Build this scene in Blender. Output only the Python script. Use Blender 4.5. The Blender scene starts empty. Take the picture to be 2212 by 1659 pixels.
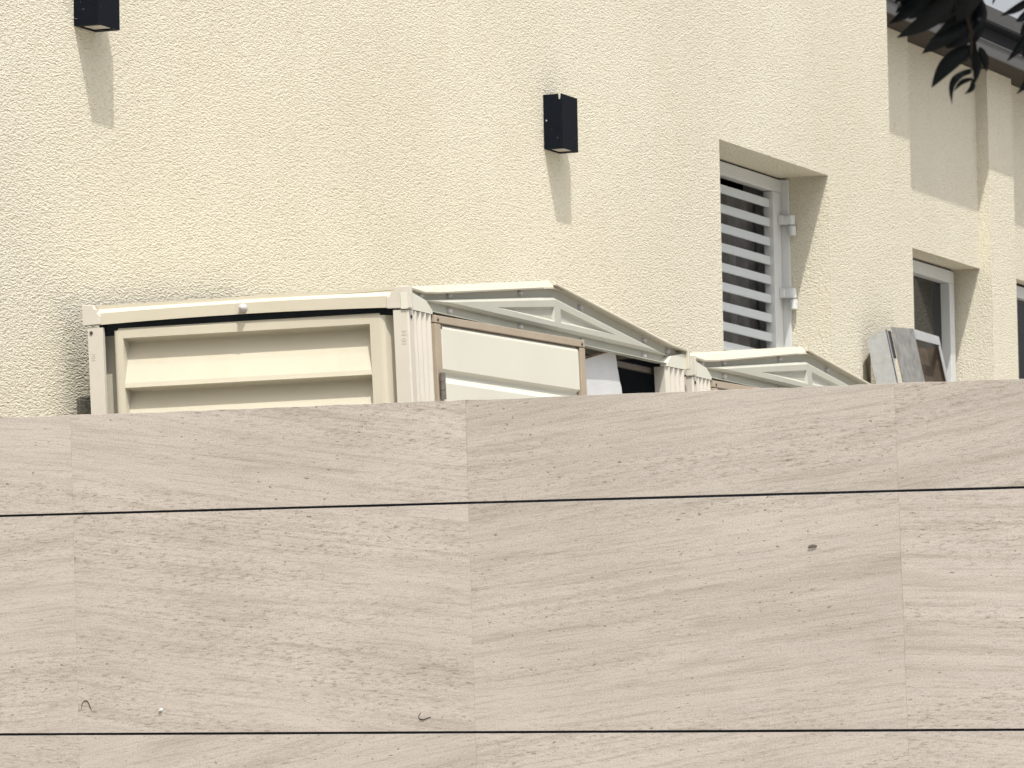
import bpy, bmesh, math, random
from mathutils import Matrix, Vector
random.seed(7)
scene = bpy.context.scene
COL = scene.collection

# ------------------------------------------------------------------ camera
cam_d = bpy.data.cameras.new('camera')
cam = bpy.data.objects.new('camera', cam_d); COL.objects.link(cam)
scene.camera = cam
R = Matrix(((0.37521, -0.92676, -0.01843), (0.07401, 0.04976, -0.99602), (0.92398, 0.37235, 0.08726)))
right = Vector(R[0]); up = -Vector(R[1]); back = -Vector(R[2])
right.normalize(); back = (back - right * back.dot(right)).normalized(); up = back.cross(right)
M = Matrix((right, up, back)).transposed().to_4x4()
M.translation = Vector((0, -6.5, 1.6))
cam.matrix_world = M
cam_d.sensor_width = 36; cam_d.lens = 36 * 12300 / 2212
cam_d.clip_start = 0.1; cam_d.clip_end = 3000
cam_d.dof.use_dof = True; cam_d.dof.focus_distance = 13.2; cam_d.dof.aperture_fstop = 30
scene.render.resolution_x = 1024; scene.render.resolution_y = 768

# ------------------------------------------------------------------ sky, sun, exposure
TRAVEL = Vector((1.46, 1.0, -3.45)).normalized()
sd = -TRAVEL
elev = math.asin(sd.z); rot = math.atan2(sd.x, sd.y)
world = bpy.data.worlds.new('World'); scene.world = world; world.use_nodes = True
wn = world.node_tree.nodes; wl = world.node_tree.links
bg = wn['Background']; sky = wn.new('ShaderNodeTexSky'); sky.sky_type = 'NISHITA'
sky.sun_disc = False; sky.sun_elevation = elev; sky.sun_rotation = rot
sky.air_density = 1.0; sky.dust_density = 6.0; sky.ozone_density = 0.5
# hazy white summer sky: most of the blue is washed out everywhere
hz = wn.new('ShaderNodeHueSaturation'); hz.inputs['Saturation'].default_value = 0.26; hz.inputs['Value'].default_value = 1.28
wl.new(sky.outputs[0], hz.inputs['Color']); wl.new(hz.outputs[0], bg.inputs[0]); bg.inputs[1].default_value = 0.15
sun_d = bpy.data.lights.new('sun', 'SUN'); sun_d.energy = 4.9; sun_d.angle = math.radians(0.55)
sun_d.color = (1.0, 0.95, 0.86)
sun = bpy.data.objects.new('sun', sun_d); COL.objects.link(sun)
sun.rotation_euler = sd.to_track_quat('Z', 'Y').to_euler(); sun.location = (0, -5, 12)
scene.view_settings.view_transform = 'Standard'; scene.view_settings.look = 'None'
scene.view_settings.exposure = 0.02; scene.view_settings.gamma = 1
scene.view_settings.use_curve_mapping = False

# ------------------------------------------------------------------ helpers
def tag(o, label=None, cat=None, group=None, kind=None):
    if label: o['label'] = label
    if cat: o['category'] = cat
    if group: o['group'] = group
    if kind: o['kind'] = kind
    return o

def empty(name, loc, rz=0.0):
    o = bpy.data.objects.new(name, None); COL.objects.link(o)
    o.location = loc; o.rotation_euler = (0, 0, rz); o.empty_display_size = 0.1
    return o

class MB:
    """collects geometry of one part"""
    def __init__(s): s.v = []; s.f = []
    def poly(s, pts):
        n = len(s.v); s.v += [tuple(p) for p in pts]; s.f.append(tuple(range(n, n + len(pts))))
    def box(s, x0, x1, y0, y1, z0, z1):
        s.prism([(x0, y0), (x1, y0), (x1, y1), (x0, y1)], z0, z1)
    def prism(s, pts, z0, z1):               # outline in xy, extruded in z
        n = len(s.v); m = len(pts)
        s.v += [(x, y, z0) for x, y in pts] + [(x, y, z1) for x, y in pts]
        s.f.append(tuple(n + i for i in reversed(range(m)))); s.f.append(tuple(n + m + i for i in range(m)))
        for i in range(m):
            j = (i + 1) % m; s.f.append((n + i, n + j, n + m + j, n + m + i))
    def loft(s, A, B, caps=True):            # two matching outlines
        n = len(s.v); m = len(A); s.v += [tuple(p) for p in A] + [tuple(p) for p in B]
        if caps:
            s.f.append(tuple(n + i for i in reversed(range(m)))); s.f.append(tuple(n + m + i for i in range(m)))
        for i in range(m):
            j = (i + 1) % m; s.f.append((n + i, n + j, n + m + j, n + m + i))
    def cyl(s, c, r, h, axis='z', seg=14, r2=None):
        r2 = r if r2 is None else r2
        A = []; B = []
        for i in range(seg):
            a = 2 * math.pi * i / seg; p, q_ = math.cos(a), math.sin(a)
            if axis == 'z': A.append((c[0]+r*p, c[1]+r*q_, c[2])); B.append((c[0]+r2*p, c[1]+r2*q_, c[2]+h))
            if axis == 'y': A.append((c[0]+r*p, c[1], c[2]+r*q_)); B.append((c[0]+r2*p, c[1]+h, c[2]+r2*q_))
            if axis == 'x': A.append((c[0], c[1]+r*p, c[2]+r*q_)); B.append((c[0]+h, c[1]+r2*p, c[2]+r2*q_))
        s.loft(A, B)
    def dome(s, c, r, d, axis, seg=14):      # flattened dome pointing along -axis
        prev = None; steps = 4
        for k in range(steps + 1):
            t = k / steps * math.pi / 2; rr = r * math.cos(t); dd = d * math.sin(t)
            ring = []
            for i in range(seg):
                a = 2 * math.pi * i / seg
                if axis == 'x': ring.append((c[0] - dd, c[1] + rr * math.cos(a), c[2] + rr * math.sin(a)))
                else: ring.append((c[0] + rr * math.cos(a), c[1] - dd, c[2] + rr * math.sin(a)))
            if k < steps or rr > 1e-5:
                pass
            if prev: s.loft(prev, ring, caps=False)
            prev = ring
    def build(s, name, mat, parent=None, fn=None, bevel=0.0, smooth=False, loc=None, mesh=None):
        if mesh is None:
            mesh = bpy.data.meshes.new(name)
            vs = [fn(*p) for p in s.v] if fn else s.v
            mesh.from_pydata(vs, [], s.f)
            bm = bmesh.new(); bm.from_mesh(mesh)
            bmesh.ops.remove_doubles(bm, verts=bm.verts, dist=1e-6)
            bmesh.ops.dissolve_degenerate(bm, dist=1e-7, edges=bm.edges)
            bmesh.ops.recalc_face_normals(bm, faces=bm.faces)
            bm.to_mesh(mesh); bm.free()
            mesh.materials.append(mat)
            if smooth:
                for p in mesh.polygons: p.use_smooth = True
        o = bpy.data.objects.new(name, mesh); COL.objects.link(o)
        if parent: o.parent = parent
        if loc: o.location = loc
        if bevel:
            b = o.modifiers.new('bevel', 'BEVEL'); b.width = bevel; b.segments = 2; b.limit_method = 'ANGLE'
            b.angle_limit = math.radians(35)
        return o

# ------------------------------------------------------------------ materials
def srgb(r, g, b):
    c = []
    for v in (r, g, b):
        v /= 255.0; c.append(v / 12.92 if v <= 0.04045 else ((v + 0.055) / 1.055) ** 2.4)
    return (*c, 1.0)

class NT:
    def __init__(s, name):
        s.m = bpy.data.materials.new(name); s.m.use_nodes = True
        s.n = s.m.node_tree.nodes; s.l = s.m.node_tree.links
        s.b = s.n['Principled BSDF']
    def node(s, t, **kw):
        n = s.n.new(t)
        for k, v in kw.items():
            if k.startswith('i_'): n.inputs[k[2:].replace('_', ' ')].default_value = v
            else: setattr(n, k, v)
        return n
    def link(s, a, b): s.l.new(a, b)
    def noise(s, vec, scale, detail=2, rough=0.5, dist=0.0):
        n = s.node('ShaderNodeTexNoise'); n.inputs['Scale'].default_value = scale
        n.inputs['Detail'].default_value = detail; n.inputs['Roughness'].default_value = rough
        n.inputs['Distortion'].default_value = dist
        if vec is not None: s.link(vec, n.inputs['Vector'])
        return n.outputs['Fac']
    def mapping(s, vec, scale=(1, 1, 1), rot=(0, 0, 0), loc=(0, 0, 0)):
        n = s.node('ShaderNodeMapping'); n.inputs['Scale'].default_value = scale
        n.inputs['Rotation'].default_value = rot; n.inputs['Location'].default_value = loc
        s.link(vec, n.inputs['Vector']); return n.outputs[0]
    def ramp(s, fac, stops):
        n = s.node('ShaderNodeValToRGB'); e = n.color_ramp.elements
        while len(e) > 1: e.remove(e[0])
        e[0].position = stops[0][0]; e[0].color = stops[0][1]
        for p, c in stops[1:]:
            k = e.new(p); k.color = c
        s.link(fac, n.inputs[0]); return n.outputs[0]
    def mix(s, fac, a, b, mode='MIX'):
        n = s.node('ShaderNodeMix', data_type='RGBA', blend_type=mode)
        for sock, v in ((n.inputs[0], fac), (n.inputs[6], a), (n.inputs[7], b)):
            if hasattr(v, 'links') or hasattr(v, 'is_linked'): s.link(v, sock)
            else: sock.default_value = v
        return n.outputs[2]
    def math(s, op, a, b=0.5, c=None):
        n = s.node('ShaderNodeMath', operation=op)
        for i, v in enumerate((a, b, c)):
            if v is None: continue
            if hasattr(v, 'is_linked'): s.link(v, n.inputs[i])
            else: n.inputs[i].default_value = v
        return n.outputs[0]
    def bump(s, h, strength, dist, normal=None):
        n = s.node('ShaderNodeBump'); n.inputs['Strength'].default_value = strength
        n.inputs['Distance'].default_value = dist; s.link(h, n.inputs['Height'])
        if normal is not None: s.link(normal, n.inputs['Normal'])
        return n.outputs[0]

G = lambda v: (v, v, v, 1)

def mat_stucco():
    t = NT('cream_stucco'); tc = t.node('ShaderNodeTexCoord').outputs['Object']
    # sprayed render: lumps drawn out sideways, finer grain on top
    m1 = t.mapping(tc, (55, 105, 170), (0.6, 0.75, 0.5)); m2 = t.mapping(tc, (100, 190, 300), (1.1, 0.5, 0.9))
    n1 = t.noise(m1, 1.0, 2, 0.6, 0.15); n2 = t.noise(m2, 1.0, 2, 0.6, 0.2)
    v = t.node('ShaderNodeTexVoronoi', feature='F1'); v.inputs['Scale'].default_value = 1.0
    t.link(t.mapping(tc, (85, 160, 240), (0.4, 0.9, 0.3)), v.inputs['Vector'])
    h = t.math('ADD', t.math('MULTIPLY', n1, 1.0), t.math('MULTIPLY', n2, 0.45))
    h = t.math('SUBTRACT', h, t.math('MULTIPLY', v.outputs['Distance'], 0.35))
    nb = t.bump(h, 1.0, 0.0046)
    t.link(nb, t.b.inputs['Normal'])
    big = t.noise(tc, 0.9, 3, 0.6); mid = t.noise(t.mapping(tc, (7, 7, 3)), 1.0, 4, 0.6)
    c = t.ramp(big, [(0.3, (0.565, 0.535, 0.440, 1)), (0.7, (0.615, 0.587, 0.495, 1))])
    c = t.mix(t.math('MULTIPLY', t.math('SUBTRACT', mid, 0.45), 0.5), c, (0.53, 0.47, 0.34, 1))
    pit = t.ramp(h, [(0.28, (0.80, 0.76, 0.68, 1)), (0.55, G(1.0))])
    c = t.mix(0.7, c, pit, 'MULTIPLY')
    # paler repair dab above the second lamp
    sep = t.node('ShaderNodeSeparateXYZ'); t.link(tc, sep.inputs[0])
    dx = t.math('MULTIPLY', t.math('SUBTRACT', sep.outputs[0], 16.47), 9.0)
    dz = t.math('MULTIPLY', t.math('SUBTRACT', sep.outputs[2], 4.088), 28.0)
    d = t.math('SQRT', t.math('ADD', t.math('MULTIPLY', dx, dx), t.math('MULTIPLY', dz, dz)))
    dab = t.math('MULTIPLY', t.math('SUBTRACT', 1.0, t.math('MINIMUM', d, 1.0)), t.math('ADD', mid, 0.3))
    
    # rare dark flecks
    fl = t.ramp(t.noise(tc, 9.0, 2, 0.5), [(0.76, G(0)), (0.80, G(1))])
    c = t.mix(t.math('MULTIPLY', fl, 0.35), c, (0.30, 0.24, 0.16, 1))
    t.link(c, t.b.inputs['Base Color']); t.b.inputs['Roughness'].default_value = 0.92
    t.b.inputs['Specular IOR Level'].default_value = 0.15
    return t.m

def mat_stone():
    t = NT('beige_limestone'); tc = t.node('ShaderNodeTexCoord').outputs['Object']
    oi = t.node('ShaderNodeObjectInfo').outputs['Random']
    # every slab is cut from another block: own offset and own bedding angle
    comb = t.node('ShaderNodeCombineXYZ')
    t.link(t.math('MULTIPLY', oi, 57.0), comb.inputs[0]); t.link(t.math('MULTIPLY', oi, 31.0), comb.inputs[2])
    add = t.node('ShaderNodeVectorMath', operation='ADD'); t.link(tc, add.inputs[0]); t.link(comb.outputs[0], add.inputs[1])
    rotn = t.node('ShaderNodeVectorRotate', rotation_type='Y_AXIS'); t.link(add.outputs[0], rotn.inputs['Vector'])
    ang = t.math('MULTIPLY', t.math('SUBTRACT', t.math('FRACT', t.math('MULTIPLY', oi, 7.31)), 0.5), 0.34)
    t.link(ang, rotn.inputs['Angle']); v = rotn.outputs[0]
    grain = t.noise(t.mapping(add.outputs[0], (240, 240, 420)), 1.0, 3, 0.65)
    dash = t.noise(t.mapping(add.outputs[0], (50, 50, 240), (0.5, 0.6, 0.4)), 1.0, 4, 0.74, 0.3)
    dash2 = t.noise(t.mapping(v, (6.5, 6.5, 170)), 1.0, 5, 0.68, 0.5)
    band = t.noise(t.mapping(v, (1.3, 1.3, 17)), 1.0, 4, 0.55, 1.4)
    cloud = t.noise(add.outputs[0], 2.2, 2, 0.5)
    base = t.ramp(cloud, [(0.3, (0.375, 0.346, 0.321, 1)), (0.7, (0.411, 0.382, 0.358, 1))])
    base = t.mix(0.85, base, t.ramp(band, [(0.36, (0.89, 0.88, 0.86, 1)), (0.48, G(0.985)), (0.62, (1.05, 1.04, 1.03, 1))]), 'MULTIPLY')
    zone = t.ramp(t.noise(t.mapping(v, (0.9, 0.9, 7.5)), 1.0, 3, 0.55, 0.6), [(0.40, G(0.22)), (0.60, G(1.0))])
    line = t.noise(t.mapping(v, (1.7, 1.7, 85)), 1.0, 4, 0.6, 0.7)
    base = t.mix(0.6, base, t.ramp(line, [(0.36, (0.84, 0.825, 0.79, 1)), (0.44, G(0.99)), (0.62, G(1.025))]), 'MULTIPLY')
    base = t.mix(zone, base, t.ramp(dash, [(0.35, (0.58, 0.55, 0.50, 1)), (0.44, G(0.93)), (0.6, G(1.05))]), 'MULTIPLY')
    base = t.mix(0.65, base, t.ramp(dash2, [(0.37, (0.80, 0.785, 0.75, 1)), (0.47, G(0.985)), (0.6, G(1.03))]), 'MULTIPLY')
    base = t.mix(0.8, base, t.ramp(grain, [(0.3, G(0.74)), (0.5, G(1.0)), (0.7, G(1.16))]), 'MULTIPLY')
    tone = t.ramp(t.math('FRACT', t.math('MULTIPLY', oi, 13.7)), [(0.0, (0.93, 0.925, 0.915, 1)), (1.0, (1.06, 1.05, 1.05, 1))])
    base = t.mix(1.0, base, tone, 'MULTIPLY')
    # pits and shell fragments
    mask = t.ramp(t.noise(t.mapping(v, (2.0, 2.0, 6.0)), 1.0, 2, 0.5), [(0.40, G(0)), (0.55, G(1))])
    pit = t.ramp(t.noise(t.mapping(v, (60, 60, 150)), 1.0, 2, 0.5), [(0.66, G(0)), (0.70, G(1))])
    pit = t.math('MULTIPLY', pit, mask)
    base = t.mix(t.math('MULTIPLY', pit, 0.75), base, (0.15, 0.11, 0.085, 1))
    t.link(base, t.b.inputs['Base Color'])
    h = t.math('ADD', t.math('MULTIPLY', dash, 0.6), t.math('MULTIPLY', grain, 0.5))
    t.link(t.bump(t.math('SUBTRACT', h, t.math('MULTIPLY', pit, 0.8)), 0.35, 0.0016), t.b.inputs['Normal'])
    t.b.inputs['Roughness'].default_value = 0.8; t.b.inputs['Specular IOR Level'].default_value = 0.25
    return t.m

def mat_basic(name, col, rough=0.6, spec=0.3, metal=0.0, var=0.08, nscale=6.0, bump=0.0, bscale=400.0, dirt=None, streak=False):
    t = NT(name); tc = t.node('ShaderNodeTexCoord').outputs['Object']
    vec = t.mapping(tc, (nscale, nscale, nscale * (0.25 if streak else 1)))
    n = t.noise(vec, 1.0, 5, 0.6)
    lo = tuple(c * (1 - var) for c in col[:3]) + (1,); hi = tuple(min(1, c * (1 + var)) for c in col[:3]) + (1,)
    c = t.ramp(n, [(0.3, lo), (0.7, hi)])
    if dirt:
        d = t.ramp(t.noise(t.mapping(tc, (nscale * 2.3,) * 3), 1.0, 6, 0.7), [(0.52, G(0)), (0.75, G(1))])
        c = t.mix(t.math('MULTIPLY', d, 0.35), c, dirt)
    t.link(c, t.b.inputs['Base Color'])
    r = t.math('ADD', t.math('MULTIPLY', n, 0.2), rough - 0.1); t.link(r, t.b.inputs['Roughness'])
    t.b.inputs['Specular IOR Level'].default_value = spec; t.b.inputs['Metallic'].default_value = metal
    if bump:
        bn = t.noise(tc, bscale, 3, 0.6); t.link(t.bump(bn, bump, 0.001), t.b.inputs['Normal'])
    return t.m

M_ST = mat_stucco(); M_STONE = mat_stone()
M_GROUT = mat_basic('stone_grout', srgb(160, 150, 136), 0.9, 0.1)
M_CORE = mat_basic('blockwork', srgb(92, 88, 84), 0.95, 0.1)
M_VINYL = mat_basic('cream_vinyl', (0.485, 0.455, 0.372, 1), 0.5, 0.3, var=0.035, nscale=3, bump=0.25, bscale=260, dirt=(0.42, 0.37, 0.28, 1))
M_VINYLG = mat_basic('greyish_vinyl', (0.495, 0.468, 0.415, 1), 0.55, 0.25, var=0.04, nscale=5, bump=0.3, bscale=260, dirt=(0.38, 0.34, 0.27, 1))
M_DOOR = mat_basic('off_white_vinyl', (0.55, 0.545, 0.475, 1), 0.5, 0.3, var=0.03, nscale=3, bump=0.2, bscale=260)
M_GABLE = mat_basic('pale_grey_green_vinyl', (0.405, 0.407, 0.355, 1), 0.5, 0.3, var=0.04, nscale=4, bump=0.2, bscale=260, dirt=(0.36, 0.34, 0.28, 1))
M_TAN = mat_basic('tan_painted_metal', (0.33, 0.275, 0.21, 1), 0.5, 0.35, var=0.08, nscale=8, dirt=(0.22, 0.17, 0.12, 1))
M_BOLT = mat_basic('bolt_cap', (0.44, 0.42, 0.42, 1), 0.4, 0.4, var=0.05)
M_SCREW = mat_basic('dark_screw', (0.035, 0.035, 0.04, 1), 0.5, 0.4)
M_HINGE = mat_basic('weathered_hinge', (0.12, 0.105, 0.09, 1), 0.5, 0.4, var=0.3, nscale=60)
M_BLACK = mat_basic('black_lamp_paint', (0.0035, 0.0055, 0.0095, 1), 0.6, 0.09, var=0.15, nscale=40)
M_LENS = mat_basic('frosted_lens', (0.42, 0.40, 0.36, 1), 0.35, 0.5, var=0.15, nscale=30)
M_WHITE = mat_basic('white_window_paint', (0.54, 0.555, 0.555, 1), 0.45, 0.35, var=0.05, nscale=5, dirt=(0.5, 0.5, 0.47, 1))
M_SLAT = mat_basic('louvre_slat_paint', (0.50, 0.54, 0.56, 1), 0.45, 0.35, var=0.05, nscale=5)
M_GAP = mat_basic('gap_black', (0.012, 0.014, 0.02, 1), 0.8, 0.1)
M_VOID = mat_basic('unlit_interior_blue_black', (0.07, 0.085, 0.11, 1), 0.95, 0.05)  # shade inside the shed put into the panel colour
M_CURT = mat_basic('dark_curtain_cloth', (0.20, 0.195, 0.19, 1), 0.95, 0.05, var=0.25, nscale=12)
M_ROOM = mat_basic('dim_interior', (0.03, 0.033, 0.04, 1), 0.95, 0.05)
M_FASC = mat_basic('grey_fascia_metal', (0.078, 0.078, 0.079, 1), 0.55, 0.3, var=0.06, nscale=8)
M_FASCD = mat_basic('shaded_gap_dark', (0.014, 0.016, 0.022, 1), 0.6, 0.2)  # shade of the gap below the gutter put into the colour
M_SOFF = mat_basic('brown_soffit_board', (0.045, 0.037, 0.03, 1), 0.8, 0.15, var=0.15)
M_ROOFT = mat_basic('roof_sheet', (0.12, 0.12, 0.125, 1), 0.6, 0.3)
M_STEEL = mat_basic('galvanised_steel', (0.38, 0.39, 0.395, 1), 0.5, 0.45, metal=0.3, var=0.12, nscale=45, dirt=(0.30, 0.29, 0.27, 1))
M_STEELD = mat_basic('stained_steel', (0.215, 0.21, 0.20, 1), 0.5, 0.4, metal=0.25, var=0.35, nscale=28, dirt=(0.33, 0.32, 0.30, 1))
M_SHADOW = mat_basic('shadow_olive', (0.115, 0.10, 0.07, 1), 0.9, 0.1, var=0.2, nscale=20)
M_RUST = mat_basic('brown_board', (0.085, 0.068, 0.052, 1), 0.8, 0.15, var=0.3, nscale=20)
M_FOAM = mat_basic('white_foam', (0.50, 0.51, 0.52, 1), 0.9, 0.15, var=0.05, nscale=14, bump=0.9, bscale=120)
M_CARD = mat_basic('cardboard_edge', (0.33, 0.24, 0.17, 1), 0.9, 0.1, var=0.15, nscale=30)
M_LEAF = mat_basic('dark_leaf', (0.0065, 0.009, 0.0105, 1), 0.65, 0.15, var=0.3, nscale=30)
M_TWIG = mat_basic('twig_bark', (0.035, 0.027, 0.02, 1), 0.85, 0.1)
M_CONC = mat_basic('terrace_concrete', (0.36, 0.34, 0.31, 1), 0.9, 0.15, var=0.12, nscale=3)
M_ROAD = mat_basic('street_paving', (0.27, 0.255, 0.235, 1), 0.9, 0.15, var=0.12, nscale=2)

def mat_glass():
    t = NT('dark_window_glass')
    t.b.inputs['Base Color'].default_value = (0.015, 0.018, 0.022, 1); t.b.inputs['Roughness'].default_value = 0.06
    tc = t.node('ShaderNodeTexCoord').outputs['Object']
    d = t.ramp(t.noise(tc, 22, 5, 0.7), [(0.4, (0.007, 0.009, 0.012, 1)), (0.75, (0.02, 0.019, 0.017, 1))])
    t.link(d, t.b.inputs['Base Color']); t.b.inputs['Specular IOR Level'].default_value = 0.10
    return t.m
M_GLASS = mat_glass()

# ------------------------------------------------------------------ ground
b = MB(); b.poly([(-400, -400, 0), (400, -400, 0), (400, 400, 0), (-400, 400, 0)])
tag(b.build('street_ground', M_ROAD), kind='structure')
TZ = 1.28
b = MB(); b.box(11.3, 40, -6.0, -0.005, 0.02, TZ)
tag(b.build('terrace', M_CONC), kind='structure')

# ------------------------------------------------------------------ house
house = empty('house', (16, 3, 0))
tag(house, 'cream stucco house with louvred window and grey eaves behind the stone wall', 'house')
H = lambda x, y, z: (x - 16, y - 3, z)
YA, YB = 0.25, 0.30

def wall_face(b, x0, x1, z0, z1, y, holes):
    """front face at y with rectangular openings and their reveals going back"""
    xs = sorted({x0, x1, *[h[0] for h in holes], *[h[1] for h in holes]})
    zs = sorted({z0, z1, *[h[2] for h in holes], *[h[3] for h in holes]})
    for i in range(len(xs) - 1):
        for j in range(len(zs) - 1):
            cx = (xs[i] + xs[i+1]) / 2; cz = (zs[j] + zs[j+1]) / 2
            if any(h[0] < cx < h[1] and h[2] < cz < h[3] for h in holes): continue
            b.poly([(xs[i], y, zs[j]), (xs[i+1], y, zs[j]), (xs[i+1], y, zs[j+1]), (xs[i], y, zs[j+1])])
    for a, c, d, e, dep in holes:
        Y = y + dep
        b.poly([(a, y, d), (a, Y, d), (a, Y, e), (a, y, e)]); b.poly([(c, y, d), (c, Y, d), (c, Y, e), (c, y, e)])
        b.poly([(a, y, e), (c, y, e), (c, Y, e), (a, Y, e)]); b.poly([(a, y, d), (c, y, d), (c, Y, d), (a, Y, d)])

XC = 19.909
b = MB()
W1 = (18.05, 19.193, 2.95, 4.10, 0.32)
wall_face(b, -6.0, XC, 0.0, 7.2, 0.0, [W1])
b.poly([(XC, 0, 0), (XC, YA, 0), (XC, YA, 7.2), (XC, 0, 7.2)])
b.poly([(XC, YA, 4.85), (XC, 6, 4.85), (XC, 6, 7.2), (XC, YA, 7.2)])
b.poly([(-6, 0, 0), (-6, 6, 0), (-6, 6, 7.2), (-6, 0, 7.2)])
b.poly([(-6, 0, 7.2), (XC, 0, 7.2), (XC, 6, 7.2), (-6, 6, 7.2)])
b.poly([(-6, 6, 0), (XC, 6, 0), (XC, 6, 7.2), (-6, 6, 7.2)])
tag(b.build('wall', M_ST, house, H), 'tall sunlit cream stucco wall carrying the lamps')
# recessed bay wall with pilasters
b = MB()
XA = 20.926; XP0, XP1 = 21.960, 22.297
W2 = (20.98, 21.960, 3.0, 4.040, 0.22); W3 = (22.44, 24.2, 3.0, 4.046, 0.14)
b.poly([(XC, YA, 0), (XA, YA, 0), (XA, YA, 4.852), (XC, YA, 4.852)])
b.poly([(XA, YA, 0), (XA, YB, 0), (XA, YB, 4.852), (XA, YA, 4.852)])
wall_face(b, XA, XP0, 0.0, 4.852, YB, [W2])
b.poly([(XP0, YB, 0), (XP0, YA, 0), (XP0, YA, 4.852), (XP0, YB, 4.852)])
b.poly([(XP0, YA, 0), (XP1, YA, 0), (XP1, YA, 4.852), (XP0, YA, 4.852)])
b.poly([(XP1, YA, 0), (XP1, YB, 0), (XP1, YB, 4.852), (XP1, YA, 4.852)])
wall_face(b, XP1, 32.0, 0.0, 4.852, YB, [W3])
b.poly([(32, YB, 0), (32, 6, 0), (32, 6, 4.852), (32, YB, 4.852)])
b.poly([(XC, 6, 0), (32, 6, 0), (32, 6, 4.852), (XC, 6, 4.852)])
tag(b.build('wall', M_ST, house, H), 'recessed lower wall bay with shallow pilasters under the eaves')
# eaves
b = MB(); b.box(XC + 0.003, 32.1, 0.143, 0.60, 4.853, 4.862); b.build('soffit', M_SOFF, house, H)
b = MB(); b.box(XC + 0.003, 32.12, 0.130, 0.142, 4.853, 4.911); b.box(XC + 0.003, 32.12, 0.126, 0.130, 4.904, 4.911)
b.build('fascia', M_FASC, house, H, bevel=0.002)
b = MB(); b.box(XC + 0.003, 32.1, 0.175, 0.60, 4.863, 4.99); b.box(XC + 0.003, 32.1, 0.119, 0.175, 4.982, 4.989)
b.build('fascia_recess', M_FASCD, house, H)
b = MB()
b.loft([(XC+.003, 0.115, 4.990), (XC+.003, 0.175, 4.990), (XC+.003, 0.175, 5.045), (XC+.003, 0.107, 5.045)],
       [(32.13, 0.115, 4.990), (32.13, 0.175, 4.990), (32.13, 0.175, 5.045), (32.13, 0.107, 5.045)])
b.build('gutter', M_FASC, house, H, bevel=0.003)
b = MB(); b.loft([(XC+.003, .176, 4.995), (XC+.003, .176, 5.03), (XC+.003, 6, 6.1), (XC+.003, 6, 6.07)],
                 [(32.1, .176, 4.995), (32.1, .176, 5.03), (32.1, 6, 6.1), (32.1, 6, 6.07)])
b.build('roof', M_ROOFT, house, H)
# dim room behind the openings
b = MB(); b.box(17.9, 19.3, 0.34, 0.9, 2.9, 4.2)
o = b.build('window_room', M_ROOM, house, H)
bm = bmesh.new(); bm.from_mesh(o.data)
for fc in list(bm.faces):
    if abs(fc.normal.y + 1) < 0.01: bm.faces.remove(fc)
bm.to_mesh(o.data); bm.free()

# louvred window
f_ = MB()
f_.box(18.053, 18.14, 0.176, 0.215, 2.955, 4.045)
f_.box(18.053, 19.186, 0.176, 0.215, 4.046, 4.093)
f_.box(19.095, 19.176, 0.176, 0.215, 2.955, 4.045)
f_.box(18.141, 19.094, 0.176, 0.215, 2.955, 3.02)
w1 = f_.build('window', M_WHITE, house, H, bevel=0.0025); w1['label'] = 'white louvred window deep in its reveal beside the sheds'
j = MB(); j.box(19.178, 19.1925, 0.148, 0.32, 2.955, 4.094); j.build('jamb', M_WHITE, w1, H, bevel=0.002)
j = MB(); j.box(18.052, 19.19, 0.182, 0.22, 4.0945, 4.099); j.build('gap_strip', M_GAP, w1, H)  # black strip stands in for the shade in the gap above the frame
slat_mesh = None
for i in range(15):
    zt = 4.0155 - 0.0688 * i
    s = MB()
    # blade: front lip then a web that rises towards the room
    y0 = 0.190
    prof = [(y0, 0), (y0, -0.0285), (y0 + 0.004, -0.0305), (y0 + 0.006, -0.027), (y0 + 0.030, -0.004), (y0 + 0.028, 0.001), (y0 + 0.004, -0.0005)]
    A = [(18.142, y, z) for y, z in prof]; B_ = [(19.0935, y, z) for y, z in prof]
    s.loft(A, B_)
    if slat_mesh is None:
        o = s.build('slat', M_SLAT, w1, lambda x, y, z: (x - 16, y - 3, z)); slat_mesh = o.data; o.location = (0, 0, zt)
    else:
        s.build('slat', M_SLAT, w1, mesh=slat_mesh, loc=(0, 0, zt + random.uniform(-.0006, .0006)))
for zc, L in ((3.925, 0.072), (3.661, 0.074)):
    h = MB()
    h.box(19.137, 19.172, 0.158, 0.1755, zc + 0.004, zc + L/2)
    h.cyl((19.166, 0.137, zc + 0.003), 0.0155, L/2 - 0.003, seg=16)
    h.box(19.150, 19.178, 0.137, 0.158, zc + 0.004, zc + L/2 - .001)
    h.cyl((19.170, 0.133, zc - L/2), 0.0135, L/2 - 0.002, seg=16)
    h.cyl((19.168, 0.135, zc - 0.003), 0.006, 0.007, seg=10)
    h.build('hinge', M_WHITE, w1, H, bevel=0.0012)
# curtain folds behind the slats
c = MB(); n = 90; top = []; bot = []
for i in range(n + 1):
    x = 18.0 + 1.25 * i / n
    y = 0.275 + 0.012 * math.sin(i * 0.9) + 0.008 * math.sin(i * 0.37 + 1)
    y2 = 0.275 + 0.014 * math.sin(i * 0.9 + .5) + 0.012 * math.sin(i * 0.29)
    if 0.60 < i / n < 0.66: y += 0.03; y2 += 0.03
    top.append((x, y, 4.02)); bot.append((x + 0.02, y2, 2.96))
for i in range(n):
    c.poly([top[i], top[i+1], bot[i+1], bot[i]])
c.build('curtain', M_CURT, w1, H, smooth=True)

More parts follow.
